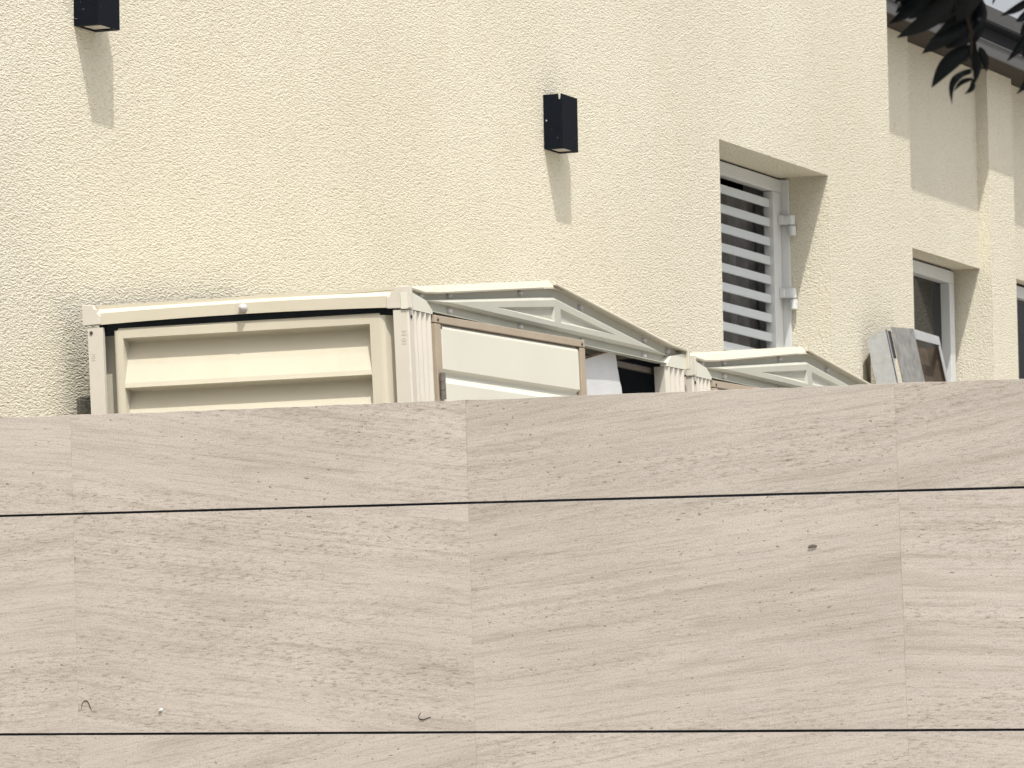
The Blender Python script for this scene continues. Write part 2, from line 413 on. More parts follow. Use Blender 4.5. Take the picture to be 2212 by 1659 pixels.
# plain window in the bay
yi = 0.401
f2 = MB()
f2.box(20.983, 21.928, yi, yi + .05, 3.980, 4.030)
f2.box(21.868, 21.928, yi, yi + .05, 3.0, 3.9795)
f2.box(20.983, 21.04, yi, yi + .05, 3.0, 3.9795)
w2 = f2.build('window', M_WHITE, house, H, bevel=0.002); w2['label'] = 'white framed dark window in the recessed bay'
j = MB(); j.box(21.9285, 21.958, yi + .012, yi + .10, 3.0, 4.036); j.box(20.983, 21.928, yi + .012, yi + .08, 4.0305, 4.038)
j.build('gap_strip', M_GAP, w2, H)  # black strips stand in for the shaded gap around the frame
j = MB(); j.box(21.041, 21.867, yi + .038, yi + .044, 3.0, 3.979); j.build('pane', M_GLASS, w2, H)
# window at the right edge
f3 = MB(); f3.box(22.443, 24.19, 0.345, 0.40, 3.985, 4.034); f3.box(22.443, 22.50, 0.345, 0.40, 3.0, 3.9845); f3.box(23.3, 23.36, 0.345, 0.40, 3.0, 3.9845)
w3 = f3.build('window', M_WHITE, house, H, bevel=0.002); w3['label'] = 'white framed window beyond the pilaster'
j = MB(); j.box(22.443, 24.19, 0.352, 0.42, 4.0345, 4.045); j.build('gap_strip', M_GAP, w3, H)  # black strip stands in for the thin shadow above the frame
j = MB(); j.box(22.501, 23.299, 0.37, 0.376, 3.0, 3.984); j.build('pane', M_GLASS, w3, H)

# ------------------------------------------------------------------ stone-clad boundary wall
D = Vector((-0.1400, -0.9901, 0)).normalized()       # along the wall, towards the viewer's right
N = Vector((-D.y, D.x, 0)); N = -N if N.x > 0 else N  # outward, to the street
P0 = Vector((10.75, -1.1678, 0))
sw = empty('stone_wall', (P0.x, P0.y, 0))
tag(sw, 'beige limestone clad boundary wall filling the foreground', 'wall')
SL = 0.0252; LEAN = 0.0165; PITCH = 0.4628; CW = 0.9655
zj = lambda u, k: 2.3905 - SL * u - PITCH * k        # k = 0 is the upper open joint
ztop = lambda u: 2.6000 - 0.0250 * u
uj = lambda i, z: CW * i - 0.001 + LEAN * (2.345 - z)
GAP = 0.0048; VG = 0.00015
rot_w = math.atan2(D.y, D.x)
def slab(i, k, umin=None):
    m_ = bpy.data.meshes.new('slab'); T = 0.022
    u0c = CW * i; ztl = ztop(u0c) if k < 0 else zj(u0c, k) - GAP / 2
    def corner(ii, top):
        u = uj(ii, 2.0)
        for _ in range(3):
            if top: z = (ztop(u) if k < 0 else zj(u, k) - GAP / 2)
            else: z = zj(u, k + 1) + GAP / 2 if k >= 0 else zj(u, 0) + GAP / 2
            u = uj(ii, z)
        return u, z
    a = corner(i, False); b_ = corner(i + 1, False); c_ = corner(i + 1, True); d_ = corner(i, True)
    if umin is not None: a = (umin, a[1]); d_ = (umin, d_[1])
    a = (a[0] + VG, a[1]); d_ = (d_[0] + VG, d_[1]); b_ = (b_[0] - VG, b_[1]); c_ = (c_[0] - VG, c_[1])
    ox, oz = a
    # front outline with slightly worn edges
    def edge(p, q_, n_, amp):
        out = []
        for s_ in range(n_):
            t = s_ / n_; w = amp * random.uniform(-1, 0) if s_ else 0
            out.append((p[0] + (q_[0]-p[0]) * t, p[1] + (q_[1]-p[1]) * t, w))
        return out
    br, tl = [], []
    bot = edge(a, b_, 10, 0.0); top = edge(c_, d_, 26 if k < 0 else 12, 0.002 if k < 0 else 0.0004)
    pts = [(x, z) for x, z, w in bot] + [(b_[0], b_[1])] + [(x, z + w) for x, z, w in top] + [(d_[0], d_[1])]
    mb = MB()
    mb.loft([(x - ox, 0, z - oz) for x, z in pts], [(x - ox, T, z - oz) for x, z in pts])
    o = mb.build('slab', M_STONE, sw, bevel=0.0004)
    # local x = along wall, local -y = outward
    o.location = (D * ox + Vector((0, 0, oz)))
    o.location += N * random.uniform(-0.0006, 0.0008)
    o.rotation_euler = (0, 0, rot_w if N.dot(Vector((math.sin(rot_w), -math.cos(rot_w), 0))) > 0 else rot_w)
    return o
for i in range(-2, 6):
    for k in range(-1, 5):
        slab(i, k, -1.165 if i == -2 else None)
def wl_box(b, u0, u1, n0, n1, za, zb):
    """box following the slope: za/zb functions of u"""
    P = lambda u, n_, z: tuple(D * u + N * n_ + Vector((0, 0, z)))
    b.loft([P(u0, n0, za(u0)), P(u1, n0, za(u1)), P(u1, n1, za(u1)), P(u0, n1, za(u0))],
           [P(u0, n0, zb(u0)), P(u1, n0, zb(u1)), P(u1, n1, zb(u1)), P(u0, n1, zb(u0))])
b = MB(); wl_box(b, -1.165, 5.9, -0.20, -0.040, lambda u: 0.0, lambda u: ztop(u) - 0.012)
b.build('core', M_CORE, sw)
# rails of mortar carry the slabs; the open joints stay hollow
b = MB()
for k in range(-1, 5):
    if k < 0: wl_box(b, -1.16, 5.85, -0.0395, -0.0225, lambda u: zj(u, 0) + .03, lambda u: ztop(u) - 0.014)
    else: wl_box(b, -1.16, 5.85, -0.0395, -0.0225, lambda u, k=k: zj(u, k + 1) + .03, lambda u, k=k: zj(u, k) - .03)
b.build('mortar_bed', M_GROUT, sw)
b = MB()
for i in range(-1, 6):
    for k in range(-1, 5):
        zt = (lambda u: ztop(u) - .001) if k < 0 else (lambda u, k=k: zj(u, k) - GAP/2 - .001)
        zb = lambda u, k=k: zj(u, k + 1) + GAP/2 + .001
        u = CW * i
        P = lambda du, n_, z: tuple(D * (uj(i, z) + du) + N * n_ + Vector((0, 0, z)))
        za_, zb_ = zb(u), zt(u)
        b.loft([P(-.0006, -.002, za_), P(.0006, -.002, za_), P(.0006, -.02, za_), P(-.0006, -.02, za_)],
               [P(-.0006, -.002, zb_), P(.0006, -.002, zb_), P(.0006, -.02, zb_), P(-.0006, -.02, zb_)])
b.build('joint_filler', M_STONE, sw)
b = MB(); wl_box(b, -1.16, 5.85, -0.19, -0.024, lambda u: ztop(u) - 0.0115, lambda u: ztop(u) - 0.003)
b.build('coping', M_GROUT, sw)

b = MB()
for k in range(0, 6):
    wl_box(b, -1.16, 5.86, -0.021, -0.0016, lambda u, k=k: zj(u, k) - .0021, lambda u, k=k: zj(u, k) + .0021)
b.build('joint_strip', M_GAP, sw)

# small debris stuck on the stone
def on_wall(u, z, n_=0.001): return P0 + D * u + N * n_ + Vector((0, 0, z))

# ------------------------------------------------------------------ storage sheds
KL = 0.034
def S(x, y, z): return (x, y + KL * (z - 1.75), z)
RS = 0.104
def roof_z(x): return 1.812 + RS * min(x - 0.0, 2.016 - x) * 1.0 if True else 0

def build_shed(loc, first=True):
    r = empty('storage_shed', loc)
    W, DP = 2.0, 0.895
    bowf = lambda y: 0.0075 * 4 * max(0, min(1, y / .9)) * (1 - max(0, min(1, y / .9)))
    # --- corner posts
    # front left: plain side face, fluted front
    def flute(x0, x1, n_=4, start=0.035):
        pts = []
        w = (x1 - x0 - start) / n_
        for i in range(n_ * 12 + 1):
            t = i / 12.0; x = x0 + start + w * t
            y = 0.0085 * (0.5 + 0.5 * math.cos(2 * math.pi * t)) ** 1.0
            pts.append((x, y))
        return pts
    fl = flute(0.0, 0.158)
    pts = [(0.0, 0.0415), (0.0, 0.003), (0.003, 0.0), (0.030, 0.0)] + fl + [(0.158, 0.035), (0.15, 0.0415)]
    b = MB(); b.prism(pts, 0.0, 1.752); p = b.build('corner_post', M_VINYLG, r, S)
    s = MB(); s.cyl((0.0155, -0.0022, 1.735), 0.0042, 0.0025, 'y', 10); s.build('screw', M_SCREW, p, S)
    def text_on(parent, body, yc, zc, size):
        cu = bpy.data.curves.new('lettering', 'FONT'); cu.body = body; cu.size = size; cu.extrude = 0.0003
        cu.align_x = 'CENTER'; cu.align_y = 'CENTER'
        o = bpy.data.objects.new('lettering', cu); COL.objects.link(o)
        dg = bpy.context.evaluated_depsgraph_get()
        me = bpy.data.meshes.new_from_object(o.evaluated_get(dg)); bpy.data.objects.remove(o)
        me.name = 'lettering'; me.materials.clear(); me.materials.append(M_VINYLG)
        o = bpy.data.objects.new('lettering', me); COL.objects.link(o); o.parent = parent
        # reads downwards on the face that looks along -x
        ex = Vector((0, -KL * 0, -1)); nz = Vector((-1, 0, 0)); ey = nz.cross(ex)
        m4 = Matrix((ex, ey, nz)).transposed().to_4x4(); m4.translation = Vector(S(-0.0004, yc, zc)); o.matrix_basis = m4
    text_on(p, 'N 01', 0.016, 1.682, 0.019)
    # front right post
    fr = [(2.0 - x, y) for x, y in reversed(flute(0.0, 0.152, 4, 0.0))]
    pts = [(1.848, 0.04)] + fr + [(2.0, 0.0415)]
    b = MB(); b.prism(pts, 0.0, 1.752); b.build('corner_post', M_VINYLG, r, S)
    # back left post
    b = MB(); b.prism([(0.0, 0.849), (0.0, 0.8915), (0.06, 0.8915), (0.06, 0.88), (0.012, 0.88), (0.012, 0.849)], 0.0, 1.752)
    p = b.build('corner_post', M_VINYLG, r, S)
    s = MB(); s.cyl((-0.0022, 0.881, 1.7395), 0.0045, 0.0025, 'x', 10); s.build('screw', M_SCREW, p, S)
    text_on(p, '301', 0.878, 1.678, 0.017)
    b = MB(); b.prism([(1.94, 0.8915), (1.94, 0.88), (1.988, 0.88), (1.988, 0.849), (2.0, 0.849), (2.0, 0.8915)], 0.0, 1.752)
    b.build('corner_post', M_VINYLG, r, S)
    # --- side panel: raised clapboard sheet
    XI = 0.054
    b = MB()
    b.loft([(XI, 0.0416, 0), (XI, 0.879, 0), (XI + .006, 0.879, 0), (XI + .006, 0.0416, 0)],
           [(XI, 0.0416, 1.735), (XI, 0.879, 1.735), (XI + .006, 0.879, 1.735), (XI + .006, 0.0416, 1.735)])
    b.build('backing_sheet', M_VINYL, r, S)
    b = MB()
    X0, X1 = 0.010, 0.046
    ya, yb = 0.074, 0.8215           # raised frame
    ia, ib = 0.111, 0.797            # clapboard field
    ZT = 1.7490
    rc = 0.010
    # stiles + top rail as one ring in front, rounded shoulders down to the backing
    def ring_y(side):
        return None
    prof_r = [(XI, ya - 0.0315), (0.040, ya - 0.026), (0.027, ya - 0.012), (0.015, ya - 0.003), (X0 + .001, ya + .004), (X0, ya + .010), (X0, ia)]
    prof_l = [(X0, ib), (X0, yb - .010), (X0 + .001, yb - .004), (0.014, yb + .001), (XI, yb + .003)]
    for prof in (prof_r, prof_l):
        for (xa, y1), (xb, y2) in zip(prof[:-1], prof[1:]):
            b.poly([(xa, y1, 0.02), (xb, y2, 0.02), (xb, y2, ZT - .006), (xa, y1, ZT - .006)])
    # top edge
    b.poly([(X0, ya + .01, ZT - .006), (X0, yb - .01, ZT - .006), (X0 + .006, yb - .01, ZT), (X0 + .006, ya + .01, ZT)])
    b.poly([(X0 + .006, ya + .01, ZT), (X0 + .006, yb - .01, ZT), (XI, yb - .01, ZT), (XI, ya + .01, ZT)])
    # top rail and clapboards
    b.poly([(X0, ia, 1.7225), (X0, ib, 1.7225), (X0, ib, ZT - .006), (X0, ia, ZT - .006)])
    z = 1.7225; PT = 0.1275
    while z > 0.2:
        zu = z - 0.006
        cs = [(X0, z), (X0 + .004, z - .0015), (X1 - .003, zu), (X1, zu - .003), (X1 * .5 + X0 * .5, z - PT * .55), (X0 + .002, z - PT + .012), (X0, z - PT)]
        for (xa, za), (xb, zb) in zip(cs[:-1], cs[1:]):
            b.poly([(xa, ia, za), (xa, ib, za), (xb, ib, zb), (xb, ia, zb)])
        b.poly([(x, ia, zz) for x, zz in cs]); b.poly([(x, ib, zz) for x, zz in cs])
        z -= PT
    b.poly([(X0, ia, 0.02), (X0, ib, 0.02), (X0, ib, z), (X0, ia, z)])
    b.build('side_panel', M_VINYL, r, S)
    # far side, back and floor
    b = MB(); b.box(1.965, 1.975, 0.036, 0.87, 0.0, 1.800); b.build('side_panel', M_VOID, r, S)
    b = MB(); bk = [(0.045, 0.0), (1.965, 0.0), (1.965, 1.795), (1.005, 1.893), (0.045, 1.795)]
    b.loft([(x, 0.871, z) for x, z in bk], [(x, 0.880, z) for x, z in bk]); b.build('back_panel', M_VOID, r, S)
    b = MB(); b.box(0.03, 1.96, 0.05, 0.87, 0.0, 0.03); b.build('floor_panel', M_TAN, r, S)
    b = MB(); b.box(0.058, 0.064, 0.042, 0.868, 1.70, 1.806); b.build('gap_shade_strip', M_VOID, r, S)  # dark strip added so the gap under the eave trim looks unlit
    # --- eave trims on the left side, two lengths overlapping at the bolt
    def trim(y0, y1, dx, xs=lambda x: x, tier=True, n_=14):
        b = MB(); prev = None
        for i in range(n_ + 1):
            y = y0 + (y1 - y0) * i / n_; bw = bowf(y)
            pr = [(0.002 + dx, 1.7580 + bw), (0.002 + dx, 1.7875 + bw * .8), (0.015 + dx, 1.7995 + bw * .4), (0.021 + dx, 1.7997 + bw * .4)]
            pr += [(0.021 + dx, 1.8115 + bw * .15)] if tier else [(0.021 + dx, 1.803 + bw * .2)]
            pr += [(0.05, 1.8125), (0.05, 1.790), (0.024, 1.789), (0.010, 1.782), (0.007, 1.7580 + bw)]
            ring = [(xs(x), y, z) for x, z in pr]
            if prev: b.loft(prev, ring, caps=(i in (1, n_)))
            prev = ring
        return b
    t1 = trim(0.04, 0.47, -0.002).build('eave_trim', M_VINYL, r, S)
    t2 = trim(0.43, 0.865, 0.0, tier=False).build('eave_trim', M_VINYL, r, S)
    s = MB(); s.dome((-0.001, 0.452, 1.7800), 0.0115, 0.015, 'x', 18); s.build('bolt', M_BOLT, t1, S, smooth=True)
    trim(0.04, 0.865, 0.0, xs=lambda x: 2.012 - x).build('eave_trim', M_VINYL, r, S)
    # corner caps
    cp = [(-0.010, 1.7548), (0.058, 1.7572), (0.058, 1.786), (0.046, 1.7875), (0.046, 1.800), (0.038, 1.8005), (0.036, 1.8105), (-0.010, 1.8115)]
    b = MB(); b.loft([(-0.002, y, z) for y, z in cp], [(0.010, y, z) for y, z in cp]); b.build('corner_cap', M_VINYLG, r, S, bevel=0.0015)
    cq = [(0.904, 1.7585), (0.853, 1.7605), (0.853, 1.782), (0.862, 1.790), (0.862, 1.800), (0.870, 1.801), (0.874, 1.8115), (0.904, 1.8125)]
    b = MB(); b.loft([(-0.003, y, z) for y, z in cq], [(0.012, y, z) for y, z in cq]); b.build('corner_cap', M_VINYLG, r, S, bevel=0.0015)
    b = MB(); b.loft([(2.000, y, z) for y, z in cp], [(2.014, y, z) for y, z in cp]); b.build('corner_cap', M_VINYL, r, S, bevel=0.0015)
    # --- gable
    RZ = lambda x: 1.7955 + (1.896 - 1.7955) * (1 - abs(x - 1.005) / 1.005) + (0.0085 if 1.06 < x < 1.95 else 0)   # underside of the roof lip
    YR = 0.018
    YO = 0.0075
    def gpoly(b, pts, y): b.poly([(x, y, z) for x, z in pts])
    b = MB()
    back = [(0.0, 1.7612), (2.01, 1.7605), (2.01, RZ(2.0)), (1.93, RZ(1.93)), (1.07, RZ(1.07)), (1.005, 1.904), (0.95, RZ(0.95)), (0.0, RZ(0.0))]
    b.loft([(x, YR, z) for x, z in back], [(x, YR + .012, z) for x, z in back])
    # lower lip of the gable
    b.box(0.16, 1.85, 0.002, YR, 1.7603, 1.7625)
    g = b.build('gable_board', M_GABLE, r, S)
    # corner blocks
    for pts in ([(-0.004, 1.7540), (0.157, 1.7530), (0.157, 1.7625), (0.118, 1.7850), (0.03, RZ(.03) - .001), (-0.004, 1.7955)],
                [(2.014, 1.7540), (1.852, 1.7525), (1.852, 1.7620), (1.884, 1.7828), (1.98, RZ(1.98) - .001), (2.014, 1.7945)]):
        b = MB(); sh = 0.010 if pts[0][0] < 1 else -0.010
        A = [(x, 0.0, z) for x, z in pts]; mx = 0.157 if pts[0][0] < 1 else 1.852
        Bq = [(x + (sh if abs(x - mx) < .045 else 0), YR, z) for x, z in pts]
        b.loft(A, Bq); b.build('corner_block', M_DOOR, r, S)
    # raised triangle with bevelled rim and two sunk triangles
    b = MB()
    T1, T2, T3 = (0.121, 1.7866), (1.018, 1.8730), (1.882, 1.7840)
    def inset(tri, d):
        cx = sum(p[0] for p in tri) / 3; cz = sum(p[1] for p in tri) / 3
        out = []
        for i in range(3):
            p = Vector(tri[i]); q1 = Vector(tri[i-1]); q2 = Vector(tri[(i+1) % 3])
            e1 = (q1 - p).normalized(); e2 = (q2 - p).normalized(); bis = (e1 + e2).normalized()
            sn = abs(e1.x * e2.y - e1.y * e2.x); half = math.asin(min(1, math.sqrt((1 - e1.dot(e2)) / 2)))
            out.append(tuple(p + bis * (d / max(0.03, math.sin(half)))))
        return out
    outer = [T1, T2, T3]; inner = inset(outer, 0.0075)
    yf = 0.0004
    # bevel: shallow on the upper edges, steep on the lower edge
    for i in range(3):
        j2 = (i + 1) % 3
        b.poly([(outer[i][0], YR, outer[i][1]), (outer[j2][0], YR, outer[j2][1]), (outer[j2][0], YO, outer[j2][1]), (outer[i][0], YO, outer[i][1])])
        b.poly([(outer[i][0], YO, outer[i][1]), (outer[j2][0], YO, outer[j2][1]), (inner[j2][0], yf, inner[j2][1]), (inner[i][0], yf, inner[i][1])])
    hA = [(0.592, 1.8090), (1.006, 1.8463), (1.006, 1.8052)]; hB = [(1.049, 1.8463 - .002), (1.462, 1.8068), (1.049, 1.8058)]
    # front face with two triangular holes: triangulated by strips
    me_pts = inner
    bm = bmesh.new()
    def addloop(pts): 
        vs = [bm.verts.new((x, yf, z)) for x, z in pts]
        return [bm.edges.new((vs[i], vs[(i+1) % len(vs)])) for i in range(len(vs))]
    eds = addloop(inner) + addloop(hA) + addloop(hB)
    bmesh.ops.triangle_fill(bm, use_beauty=True, use_dissolve=False, edges=eds)
    bm.verts.index_update()
    for fc in bm.faces:
        c_ = fc.calc_center_median()
        def intri(tr):
            s_ = [((tr[(k+1) % 3][0]-tr[k][0])*(c_.z-tr[k][1]) - (tr[(k+1) % 3][1]-tr[k][1])*(c_.x-tr[k][0])) > 0 for k in range(3)]
            return all(s_) or not any(s_)
        if not intri(hA) and not intri(hB): b.poly([tuple(v.co) for v in fc.verts])
    bm.free()
    for hh in (hA, hB):
        yd = 0.0075; ii = inset(hh, 0.0062)
        for i in range(3):
            j2 = (i + 1) % 3
            b.poly([(hh[i][0], yf, hh[i][1]), (hh[j2][0], yf, hh[j2][1]), (ii[j2][0], yd, ii[j2][1]), (ii[i][0], yd, ii[i][1])])
        b.poly([(x, yd, z) for x, z in ii])
    b.build('gable_panel', M_GABLE, r, S)
    for x, z in ((.117, 1.7985), (.305, 1.8155), (.797, 1.8655), (1.231, 1.8640), (1.709, 1.8140), (1.894, 1.7975), (.3025, 1.774), (.787, 1.7735), (1.229, 1.772), (1.702, 1.769)):
        s = MB(); yb_ = YR if not (x < .12 or x > 1.88) else YR
        s.dome((x, yb_, z), 0.0088, 0.012, 'y', 12); s.build('bolt', M_BOLT, g, S, smooth=True)
    # header bar just inside
    b = MB(); b.box(1.0, 1.96, 0.050, 0.064, 1.735, 1.750); b.build('header_bar', M_HINGE, r, S)
    # --- roof
    def rslab(xa, xb, za, zb, tk=0.016, over=-0.0008):
        b = MB(); n_ = 10; prev = None
        # section across the front lip: overhang fades out at the low corner
        for i in range(n_ + 1):
            t = i / n_; x = xa + (xb - xa) * t; zr = za + (zb - za) * t
            low = min(1.0, t / 0.12) if za < zb else min(1.0, (1 - t) / 0.12)
            oh = over
            th = 0.006 + tk * low
            ring = [(x, oh + .001, zr - th), (x, oh, zr - th + .004), (x, oh + .013, zr), (x, 0.905, zr), (x, 0.905, zr - .018), (x, 0.02, zr - th)]
            if prev: b.loft(prev, ring, caps=(i in (1, n_)))
            prev = ring
        return b
    rf = rslab(0.018, 1.0045, 1.8115, 1.9175).build('roof_panel', M_VINYL, r, S)
    rslab(1.0055, 1.998, 1.9175, 1.8115, 0.0075, -0.0075).build('roof_panel', M_VINYL, r, S)
    b = MB()
    for (ya_, yb2) in ((-0.0016, 0.907),):
        A = [(0.93, ya_, 1.9100), (1.005, ya_, 1.9182), (1.08, ya_, 1.9100), (1.08, ya_, 1.8950), (1.005, ya_, 1.8955), (0.93, ya_, 1.8885)]
        Bq = [(x, yb2, z) for x, y, z in A]
        A2 = [(x, ya_ + (0.014 if k < 3 else 0), z) for k, (x, y, z) in enumerate(A)]
        b.loft(A2, Bq)
    b.build('ridge_cap', M_VINYL, r, S)
    # --- door leaf
    dr = empty('door', (0.158, 0.0, 0.0)); dr.parent = r; dr.rotation_euler = (0, 0, -math.atan2(0.0754, 0.85))
    DW = 0.851
    def SD(x, y, z): return (x, y + KL * (z - 1.75), z)
    # door mesh root must be a mesh part: frame
    COL.objects.unlink(dr); bpy.data.objects.remove(dr)
    b = MB()
    b.box(0.0, DW, -0.0015, 0.016, 1.7325, 1.7517)
    b.box(0.0, 0.030, -0.0015, 0.016, 0.05, 1.7300)
    b.box(DW - 0.030, DW, -0.0015, 0.016, 0.05, 1.7300)
    b.box(0.031, DW - .031, -0.006, 0.016, 0.05, 0.075)
    d = b.build('door', M_TAN, r, SD, bevel=0.0015)
    d['label'] = 'tan framed off-white door leaf standing slightly ajar'
    d.location = (0.158, -0.004, 0.0); d.rotation_euler = (0, 0, -math.atan2(0.0754, 0.85))
    b = MB()
    x0, x1 = 0.034, DW - .034
    cs = [(0.014, 1.7295), (0.0075, 1.7290), (0.001, 1.7235), (0.0, 1.7190), (0.0, 1.6170), (0.0115, 1.6085), (0.0125, 1.6050), (0.003, 1.5870), (0.0, 1.5820),
          (0.0, 1.485), (0.0115, 1.4765), (0.003, 1.455), (0.0, 1.450), (0.0, 0.08), (0.012, 0.076)]
    for (ya1, za1), (yb1, zb1) in zip(cs[:-1], cs[1:]):
        b.poly([(x0 + .006, ya1, za1), (x1 - .006, ya1, za1), (x1 - .006, yb1, zb1), (x0 + .006, yb1, zb1)])
    for xx, xe in ((x0 + .006, x0), (x1 - .006, x1)):
        b.poly([(xx, 0.0, 1.7180), (xx, 0.0, 1.617), (xe, 0.012, 1.617), (xe, 0.012, 1.7245)])
        b.poly([(xx, 0.0, 1.582), (xx, 0.0, 0.08), (xe, 0.012, 0.08), (xe, 0.012, 1.582)])
        b.poly([(xx, 0.0, 1.617), (xx, .0125, 1.605), (xx, 0.0, 1.582), (xe, 0.012, 1.582), (xe, .012, 1.617)])
    b.poly([(x0, 0.0145, 1.735), (x1, 0.0145, 1.735), (x1, 0.0145, 0.07), (x0, 0.0145, 0.07)])
    b.build('door_panel', M_DOOR, d, SD)
    for x in (0.015, DW - .018):
        s = MB(); s.dome((x, -0.0017, 1.7405), 0.0042, 0.003, 'y', 10); s.build('screw', M_SCREW, d, SD)
    for zc in (1.571, 0.35):
        s = MB(); s.cyl((0.008, -0.011, zc - .034), 0.0075, 0.022, 'z', 10); s.cyl((0.008, -0.011, zc - .0105), 0.0075, 0.021, 'z', 10); s.cyl((0.008, -0.011, zc + .0115), 0.0075, 0.022, 'z', 10)
        s.box(0.008, 0.024, -0.010, -0.0065, zc - .03, zc + .03)
        s.build('hinge', M_HINGE, d, SD)
    return r

shed1 = build_shed((13.034, -0.972, TZ))
tag(shed1, 'nearer cream vinyl storage shed with a white sheet in its half open doorway', 'shed', 'garden sheds along the house wall')

def copy_tree(o, parent=None):
    c = o.copy(); COL.objects.link(c)
    if parent: c.parent = parent
    for ch in list(o.children): copy_tree(ch, c)
    return c
shed2 = copy_tree(shed1)
shed2.location = (13.034 + 2.054, -0.972, TZ - 0.0125)
shed2['label'] = 'farther cream storage shed under the louvred window, mostly hidden by the stone wall'

# ------------------------------------------------------------------ foam board leaning in the doorway
fb = empty('foam_board', (13.034 + 1.2, -0.972 - 0.2, TZ))
tag(fb, 'ragged white sheet with brown cardboard edge leaning in the open shed doorway', 'board')
FO = Vector((13.034, -0.972, TZ))
def FB(x, n_, z):
    y = 0.034 - (1.765 - z) * 0.05 + n_
    return tuple(Vector(S(x, y, z)) + FO - Vector(fb.location))
xs_ = 14; zs_ = 26
def topz(t):
    dx = 1.10 + 0.422 * t - 1.288
    return min(1.7306 + 0.21 * dx - 0.15 * dx * abs(dx), 1.7665)
b = MB(); rows = []
for k in range(zs_ + 1):
    v = k / zs_; row = []
    for i in range(xs_ + 1):
        t = i / xs_
        zt = topz(t) - 0.002
        z = 0.02 + (zt - 0.02) * (1 - (1 - v) ** 1) if k < zs_ else zt
        if v > .35: z = 1.45 + (zt - 1.45) * (v - .35) / .65
        else: z = 0.02 + (1.45 - .02) * v / .35
        xr = 1.522 + (1.763 - z) * 0.225 if z > 1.4 else 1.604
        x = 1.10 + (xr - 1.10) * t
        if i == xs_ and k > 2: x += random.uniform(-.0035, .0025)
        row.append((x, z, 0.004 * math.sin(3 * t + 2 * v)))
    rows.append(row)
for n_ in (0, 1):
    for k in range(zs_):
        for i in range(xs_):
            q4 = [rows[k][i], rows[k][i+1], rows[k+1][i+1], rows[k+1][i]]
            b.poly([FB(x, w + .006 * n_, z) for x, z, w in q4])
for k in range(zs_):
    a_, c_ = rows[k][xs_], rows[k+1][xs_]
    b.poly([FB(a_[0], a_[2], a_[1]), FB(c_[0], c_[2], c_[1]), FB(c_[0], c_[2] + .006, c_[1]), FB(a_[0], a_[2] + .006, a_[1])])
b.build('sheet', M_FOAM, fb)
b = MB()
for off, w0 in ((0.0, -.001), (0.0035, .003)):
    for i in range(xs_):
        a_, c_ = rows[zs_][i], rows[zs_][i+1]
        P4 = lambda p, dz, n_: FB(p[0] + (0 if i < xs_ - 1 else .001), p[2] + n_, p[1] + dz)
        b.loft([P4(a_, off, w0), P4(a_, off + .0016, w0), P4(a_, off + .0016, w0 + .004), P4(a_, off, w0 + .004)],
               [P4(c_, off, w0), P4(c_, off + .0016, w0), P4(c_, off + .0016, w0 + .004), P4(c_, off, w0 + .004)])
b.build('edge_strip', M_CARD, fb)

# ------------------------------------------------------------------ wall lamps
def lamp(x0, w, dp, z0, h, label, nspeck=14):
    r = empty('wall_lamp', (x0, 0, z0)); tag(r, label, 'wall lamp', 'black wall lamps on the stucco')
    T = 0.003; b = MB()
    # side plate (facing the street end) with a slot near the outer top corner
    nx0, nx1, nd = -dp + 0.0045, -dp + 0.0125, 0.016
    out = [(-dp, 0), (0, 0), (0, h), (nx1, h), (nx1 - .001, h - nd), (nx0 + .001, h - nd), (nx0, h), (-dp, h)]
    b.loft([(0, y, z) for y, z in out], [(T, y, z) for y, z in out])
    b.loft([(w - T, y, z) for y, z in ((-dp, 0), (0, 0), (0, h), (-dp, h))], [(w, y, z) for y, z in ((-dp, 0), (0, 0), (0, h), (-dp, h))])
    b.box(T, w - T, -dp, -dp + T, 0, h)
    b.box(T, w - T, -T - .001, -.001, 0, h)
    b.box(T, w - T, -dp + T, -T - .001, 0.012, 0.016)
    b.box(T, w - T, -dp + T, -T - .001, h - 0.03, h - 0.026)
    b.box(T, 0.024, -dp + T, -T - .001, 0.0005, 0.011); b.box(w - .024, w - T, -dp + T, -T - .001, 0.0005, 0.011)
    b.build('housing', M_BLACK, r)
    b = MB(); b.box(0.026, w - .026, -dp + .007, -.008, 0.003, 0.0115); b.build('lens', M_LENS, r, bevel=.001)
    b = MB(); b.dome((0.0, -0.010, h * .52), 0.0026, 0.0015, 'x', 8); b.build('screw', M_BOLT, r)
    # paint specks
    b = MB()
    for _ in range(nspeck):
        y = -random.uniform(.002, dp - .002); z = random.uniform(.012, h * .45); s = random.uniform(.0004, .0011)
        if random.random() < .6: b.poly([(-.0004, y - s, z - s * .6), (-.0004, y + s, z - s * .4), (-.0004, y + s * .8, z + s * .5), (-.0004, y - s, z + s * .4)])
        else:
            x = random.uniform(.01, w - .01); b.poly([(x - s, -dp - .0004, z - s * .5), (x + s, -dp - .0004, z - s * .4), (x + s, -dp - .0004, z + s * .4)])
    b.build('paint_speck', M_LENS, r)['kind'] = 'stuff'
    return r
lamp(16.4335, 0.133, 0.0632, 3.8830, 0.1715, 'black square wall lamp on the stucco left of the louvred window', 4)
lamp(13.1385, 0.1268, 0.0703, 3.8325, 0.1800, 'black wall lamp cut off by the top edge at the far left')

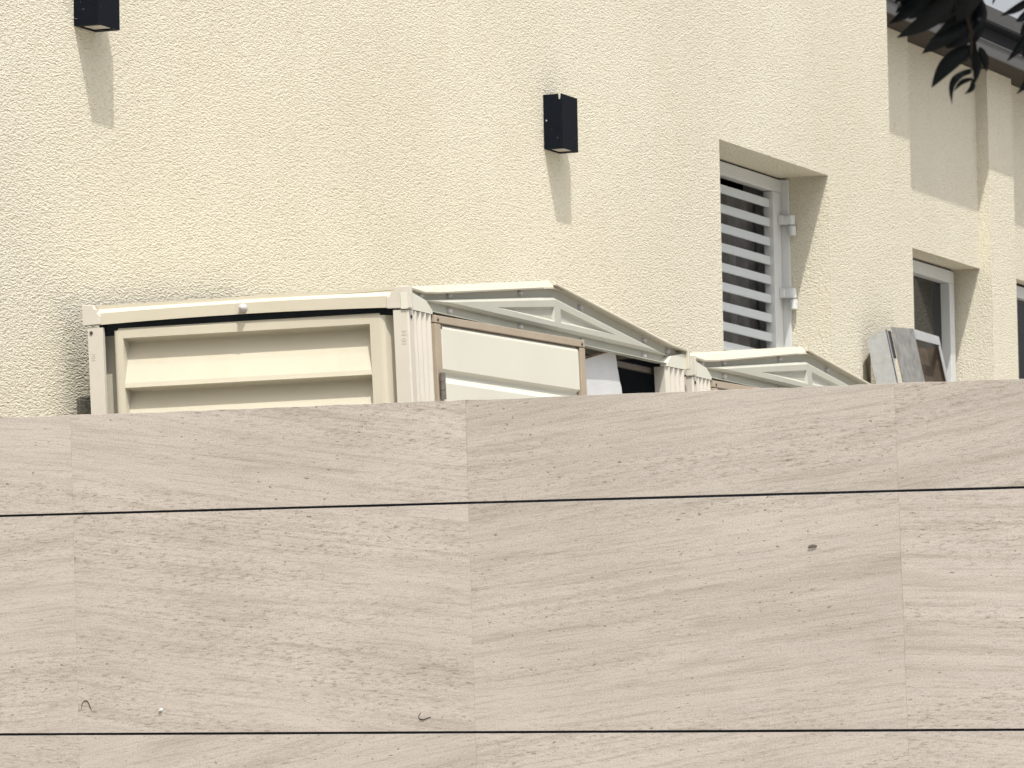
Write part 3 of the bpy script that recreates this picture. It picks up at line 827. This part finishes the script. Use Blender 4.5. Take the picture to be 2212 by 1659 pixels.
# ------------------------------------------------------------------ steel frame leaning on the wall
sf = empty('steel_frame', (19.8, -0.35, TZ)); tag(sf, 'galvanised steel frame of flat sheets leaning against the wall before the plain window', 'steel frame')
L_ = Vector((0, -0.1935, -0.9811)); NR = Vector((0, -0.9811, 0.1935))   # down the lean; outward
Q0 = Vector((19.52, -0.0963, 3.5709))
def LF(a, n_, s_):   # a along x, n outward, s down the lean
    return Q0 + Vector((a, 0, 0)) + NR * n_ + L_ * s_ - Vector(sf.location)
def lbox(b, a0, a1, n0, n1, s0, s1, sk=0.0, skx=0.0):
    # sk: extra start shift at a1, skx: shift at inner depth
    A = [LF(a0, n0, s0), LF(a1, n0, s0 + sk), LF(a1, n1, s0 + sk + skx), LF(a0, n1, s0 + skx)]
    B = [LF(a0, n0, s1), LF(a1, n0, s1), LF(a1, n1, s1), LF(a0, n1, s1)]
    b.loft([tuple(p) for p in A], [tuple(p) for p in B])
LEN = 2.26
b = MB(); lbox(b, 0.0, 0.004, 0.0, -0.080, 0.0, LEN, skx=0.022); lbox(b, 0.0, 0.012, 0.0, -0.003, 0.0, LEN)
b.build('side_sheet', M_STEEL, sf)
b = MB(); lbox(b, 0.052, 0.318, 0.006, 0.002, -0.010, LEN, sk=-0.016); lbox(b, 0.314, 0.318, 0.002, -0.03, -0.026, LEN)
b.build('front_sheet', M_STEELD, sf)
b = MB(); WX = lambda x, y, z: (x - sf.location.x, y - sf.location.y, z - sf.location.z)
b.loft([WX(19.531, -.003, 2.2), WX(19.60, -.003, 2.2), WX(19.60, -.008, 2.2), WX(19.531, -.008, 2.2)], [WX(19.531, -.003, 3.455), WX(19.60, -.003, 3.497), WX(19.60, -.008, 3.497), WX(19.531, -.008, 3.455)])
b.build('shadow_sheet', M_SHADOW, sf)  # olive sheet added to stand in for the frame's shadow on the wall
b = MB(); lbox(b, 0.319, 0.628, 0.004, 0.0, -0.0265, 0.011, sk=0.004); b.build('top_bar', M_STEEL, sf)
b = MB(); lbox(b, 0.608, 0.628, 0.0035, -0.0005, 0.012, LEN); b.build('leg', M_STEEL, sf)
b = MB(); lbox(b, 0.6235, 0.6275, -0.001, -0.050, 0.014, LEN); b.build('side_board', M_RUST, sf)
b = MB(); lbox(b, 0.319, 0.623, -0.052, -0.057, 0.013, LEN - .02); b.build('back_board', M_RUST, sf)
b = MB(); lbox(b, 0.006, 0.060, -0.003, -0.007, 0.004, 0.105); b.build('bracket', M_SCREW, sf)

# ------------------------------------------------------------------ leafy branch close to the camera
Rm = R
CAMP = Vector((0, -6.5, 1.6))
br = empty('leafy_branch', tuple(CAMP + Vector(R[2]) * 7.0 + right * 0.6 + up * 0.75))
tag(br, 'dark hanging leafy branch out of focus in the top right corner', 'branch')
BO = Vector(br.location)
def BP(px, py, dist):
    """point in the branch's own space: px,py in millimetres across and up in the plane the twig hangs in"""
    return CAMP + Vector(R[2]) * dist + right * px + up * py - BO
DB = 7.0; SC = DB / 12300
def K(zx, zy, dd=0.0):
    X_ = (1837.8 + .2646 * zx - 1106) * SC; Y_ = -(.2646 * zy - 829.5) * SC
    f_ = (DB + dd) / DB
    return BP(X_ * f_, Y_ * f_, DB + dd)
def leaf(p0, p1, w, bend=0.0, dd0=0.0, dd1=0.0, fold=0.25):
    A = K(*p0, dd0); B = K(*p1, dd1); ax = B - A; Ln = ax.length; ax.normalize()
    side = ax.cross(Vector(R[2])).normalized(); nrm = side.cross(ax).normalized()
    b = MB(); prev = None; n_ = 12
    for i in range(n_ + 1):
        t = i / n_; ww = w * SC * .2646 * (math.sin(math.pi * min(1, t * 1.0) ** 0.75) ** 0.85 if 0 < t < 1 else 0.0)
        c = A + ax * (Ln * t) + side * (bend * Ln * math.sin(math.pi * t)) - nrm * (0.06 * Ln * t * t)
        l_ = c - side * ww + nrm * ww * fold; r_ = c + side * ww + nrm * ww * fold
        cur = (tuple(l_), tuple(c), tuple(r_))
        if prev:
            b.poly([prev[0], prev[1], cur[1], cur[0]]); b.poly([prev[1], prev[2], cur[2], cur[1]])
        prev = cur
    o = b.build('leaf', M_LEAF, br, smooth=True)
    sm = o.modifiers.new('thick', 'SOLIDIFY'); sm.thickness = 0.0004
    return o
def twig(pts, r0, r1, name='stem'):
    b = MB(); prev = None
    for i, p in enumerate(pts):
        rr = (r0 + (r1 - r0) * i / (len(pts) - 1)); c = K(*p); ring = []
        for k in range(8):
            a = 2 * math.pi * k / 8; ring.append(tuple(c + right * rr * math.cos(a) + Vector(R[2]) * rr * math.sin(a)))
        if prev: b.loft(prev, ring, caps=(i in (1, len(pts) - 1)))
        prev = ring
    return b.build(name, M_TWIG, br)
twig([(760, -1500), (800, -700), (860, -200), (930, 60), (980, 250), (985, 400), (1000, 560)], .004, .0015)
twig([(860, -200), (700, -60), (520, -20), (380, 10)], .0018, .001, 'twig')
twig([(930, 60), (1300, -200), (1600, -300)], .0015, .001, 'twig')
LV = [((700, -160), (290, 215), 62, .05, 0, -.05), ((640, -60), (345, 120), 50, -.05, .05, 0), ((860, -60), (385, 300), 80, .06, -.05, 0),
      ((980, 90), (590, 430), 82, .03, 0, .05), ((960, 60), (560, 250), 72, -.06, .1, 0), ((1000, -120), (600, 110), 95, 0, .06, 0),
      ((1010, -150), (880, 170), 110, 0, -.05, 0), ((900, -200), (760, 140), 110, .05, .0, 0), ((1040, -60), (960, 300), 62, .08, .08, 0),
      ((1010, 180), (640, 330), 58, .05, 0, 0), ((990, 380), (655, 720), 70, -.08, 0, 0), ((985, 370), (860, 520), 60, 0, .05, 0),
      ((1010, 400), (1010, 690), 36, .06, 0, -.02), ((1005, 560), (820, 860), 30, -.22, 0, -.02), ((990, 590), (800, 705), 22, -.12, .02, 0),
      ((1000, 640), (838, 748), 20, -.12, .01, 0), ((1000, 300), (1040, 600), 34, -.05, .03, 0), ((1050, 380), (1110, 590), 34, .05, 0, 0),
      ((1460, 240), (1268, 505), 34, .06, 0, 0), ((1500, -30), (1212, 135), 34, .04, .02, 0), ((1480, 140), (1380, 300), 34, 0, 0, 0), ((1500, 190), (1395, 330), 26, .1, 0, 0),
      ((1190, -60), (1155, 40), 12, 0, .3, .3), ((800, -260), (480, 30), 90, 0, .1, 0), ((560, -200), (330, 60), 50, 0, .1, 0), ((1480, 560), (1350, 770), 30, .1, 0, 0)]
LV += [((760, -120), (470, 160), 80, .03, .1, .1), ((940, -60), (700, 200), 90, .03, .12, .1), ((1010, 40), (800, 300), 80, -.03, .1, .1), ((1020, 200), (760, 400), 75, .03, .08, .05),
       ((1040, 100), (1010, 360), 60, .03, .1, .1), ((880, -150), (640, 60), 100, 0, .15, .1), ((640, -150), (420, 70), 70, 0, .12, .1),
       ((1500, 60), (1330, 190), 40, .03, .05, 0), ((1480, 330), (1400, 480), 30, 0, 0, 0), ((1000, 640), (925, 770), 24, .2, 0, 0)]
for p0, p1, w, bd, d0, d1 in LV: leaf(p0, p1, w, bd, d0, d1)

# the leafy mass higher up the same branch, above the picture, that keeps the hanging leaves in shade
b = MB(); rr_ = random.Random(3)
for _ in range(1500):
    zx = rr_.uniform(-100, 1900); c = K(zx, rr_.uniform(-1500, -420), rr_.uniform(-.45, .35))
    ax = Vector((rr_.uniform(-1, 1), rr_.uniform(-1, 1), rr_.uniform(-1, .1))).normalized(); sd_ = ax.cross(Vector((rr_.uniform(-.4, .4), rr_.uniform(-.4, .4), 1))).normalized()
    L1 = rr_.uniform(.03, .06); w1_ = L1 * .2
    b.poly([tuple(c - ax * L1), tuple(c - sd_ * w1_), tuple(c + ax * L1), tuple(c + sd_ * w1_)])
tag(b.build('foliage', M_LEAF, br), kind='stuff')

# ------------------------------------------------------------------ debris on the stone wall
def fleck(u, z, pts, mat, rad=0.0012):
    b = MB(); prev = None
    for i, (du, dz) in enumerate(pts):
        c = on_wall(u + du, z + dz, 0.0012); ring = []
        rr = rad * (0.4 + 0.6 * math.sin(math.pi * (i + .6) / (len(pts) + .2)))
        for k in range(6):
            a = 2 * math.pi * k / 6; ring.append(tuple(c + N * (rr * math.sin(a)) + (Vector((0, 0, 1)) + D * .3) * (rr * math.cos(a)) - P0))
        if prev: b.loft(prev, ring, caps=True)
        prev = ring
    return b.build('debris_fleck', mat, sw)
fleck(0.019, 1.993, [(-.004, -.014), (-.003, -.003), (.003, .004), (.011, .003), (.016, -.006), (.021, -.016)], M_TWIG, .0011)
fleck(0.842, 1.934, [(.002, .012), (-.003, .006), (-.001, 0), (.008, -.002), (.017, .001), (.026, .003)], M_TWIG, .0011)
fleck(1.742, 2.243, [(-.009, 0), (-.003, .001), (.003, .001), (.009, 0)], M_HINGE, .0035)
fleck(0.214, 1.971, [(-.0045, 0), (-.002, .0008), (.002, .0008), (.0045, 0)], M_WHITE, .0038)
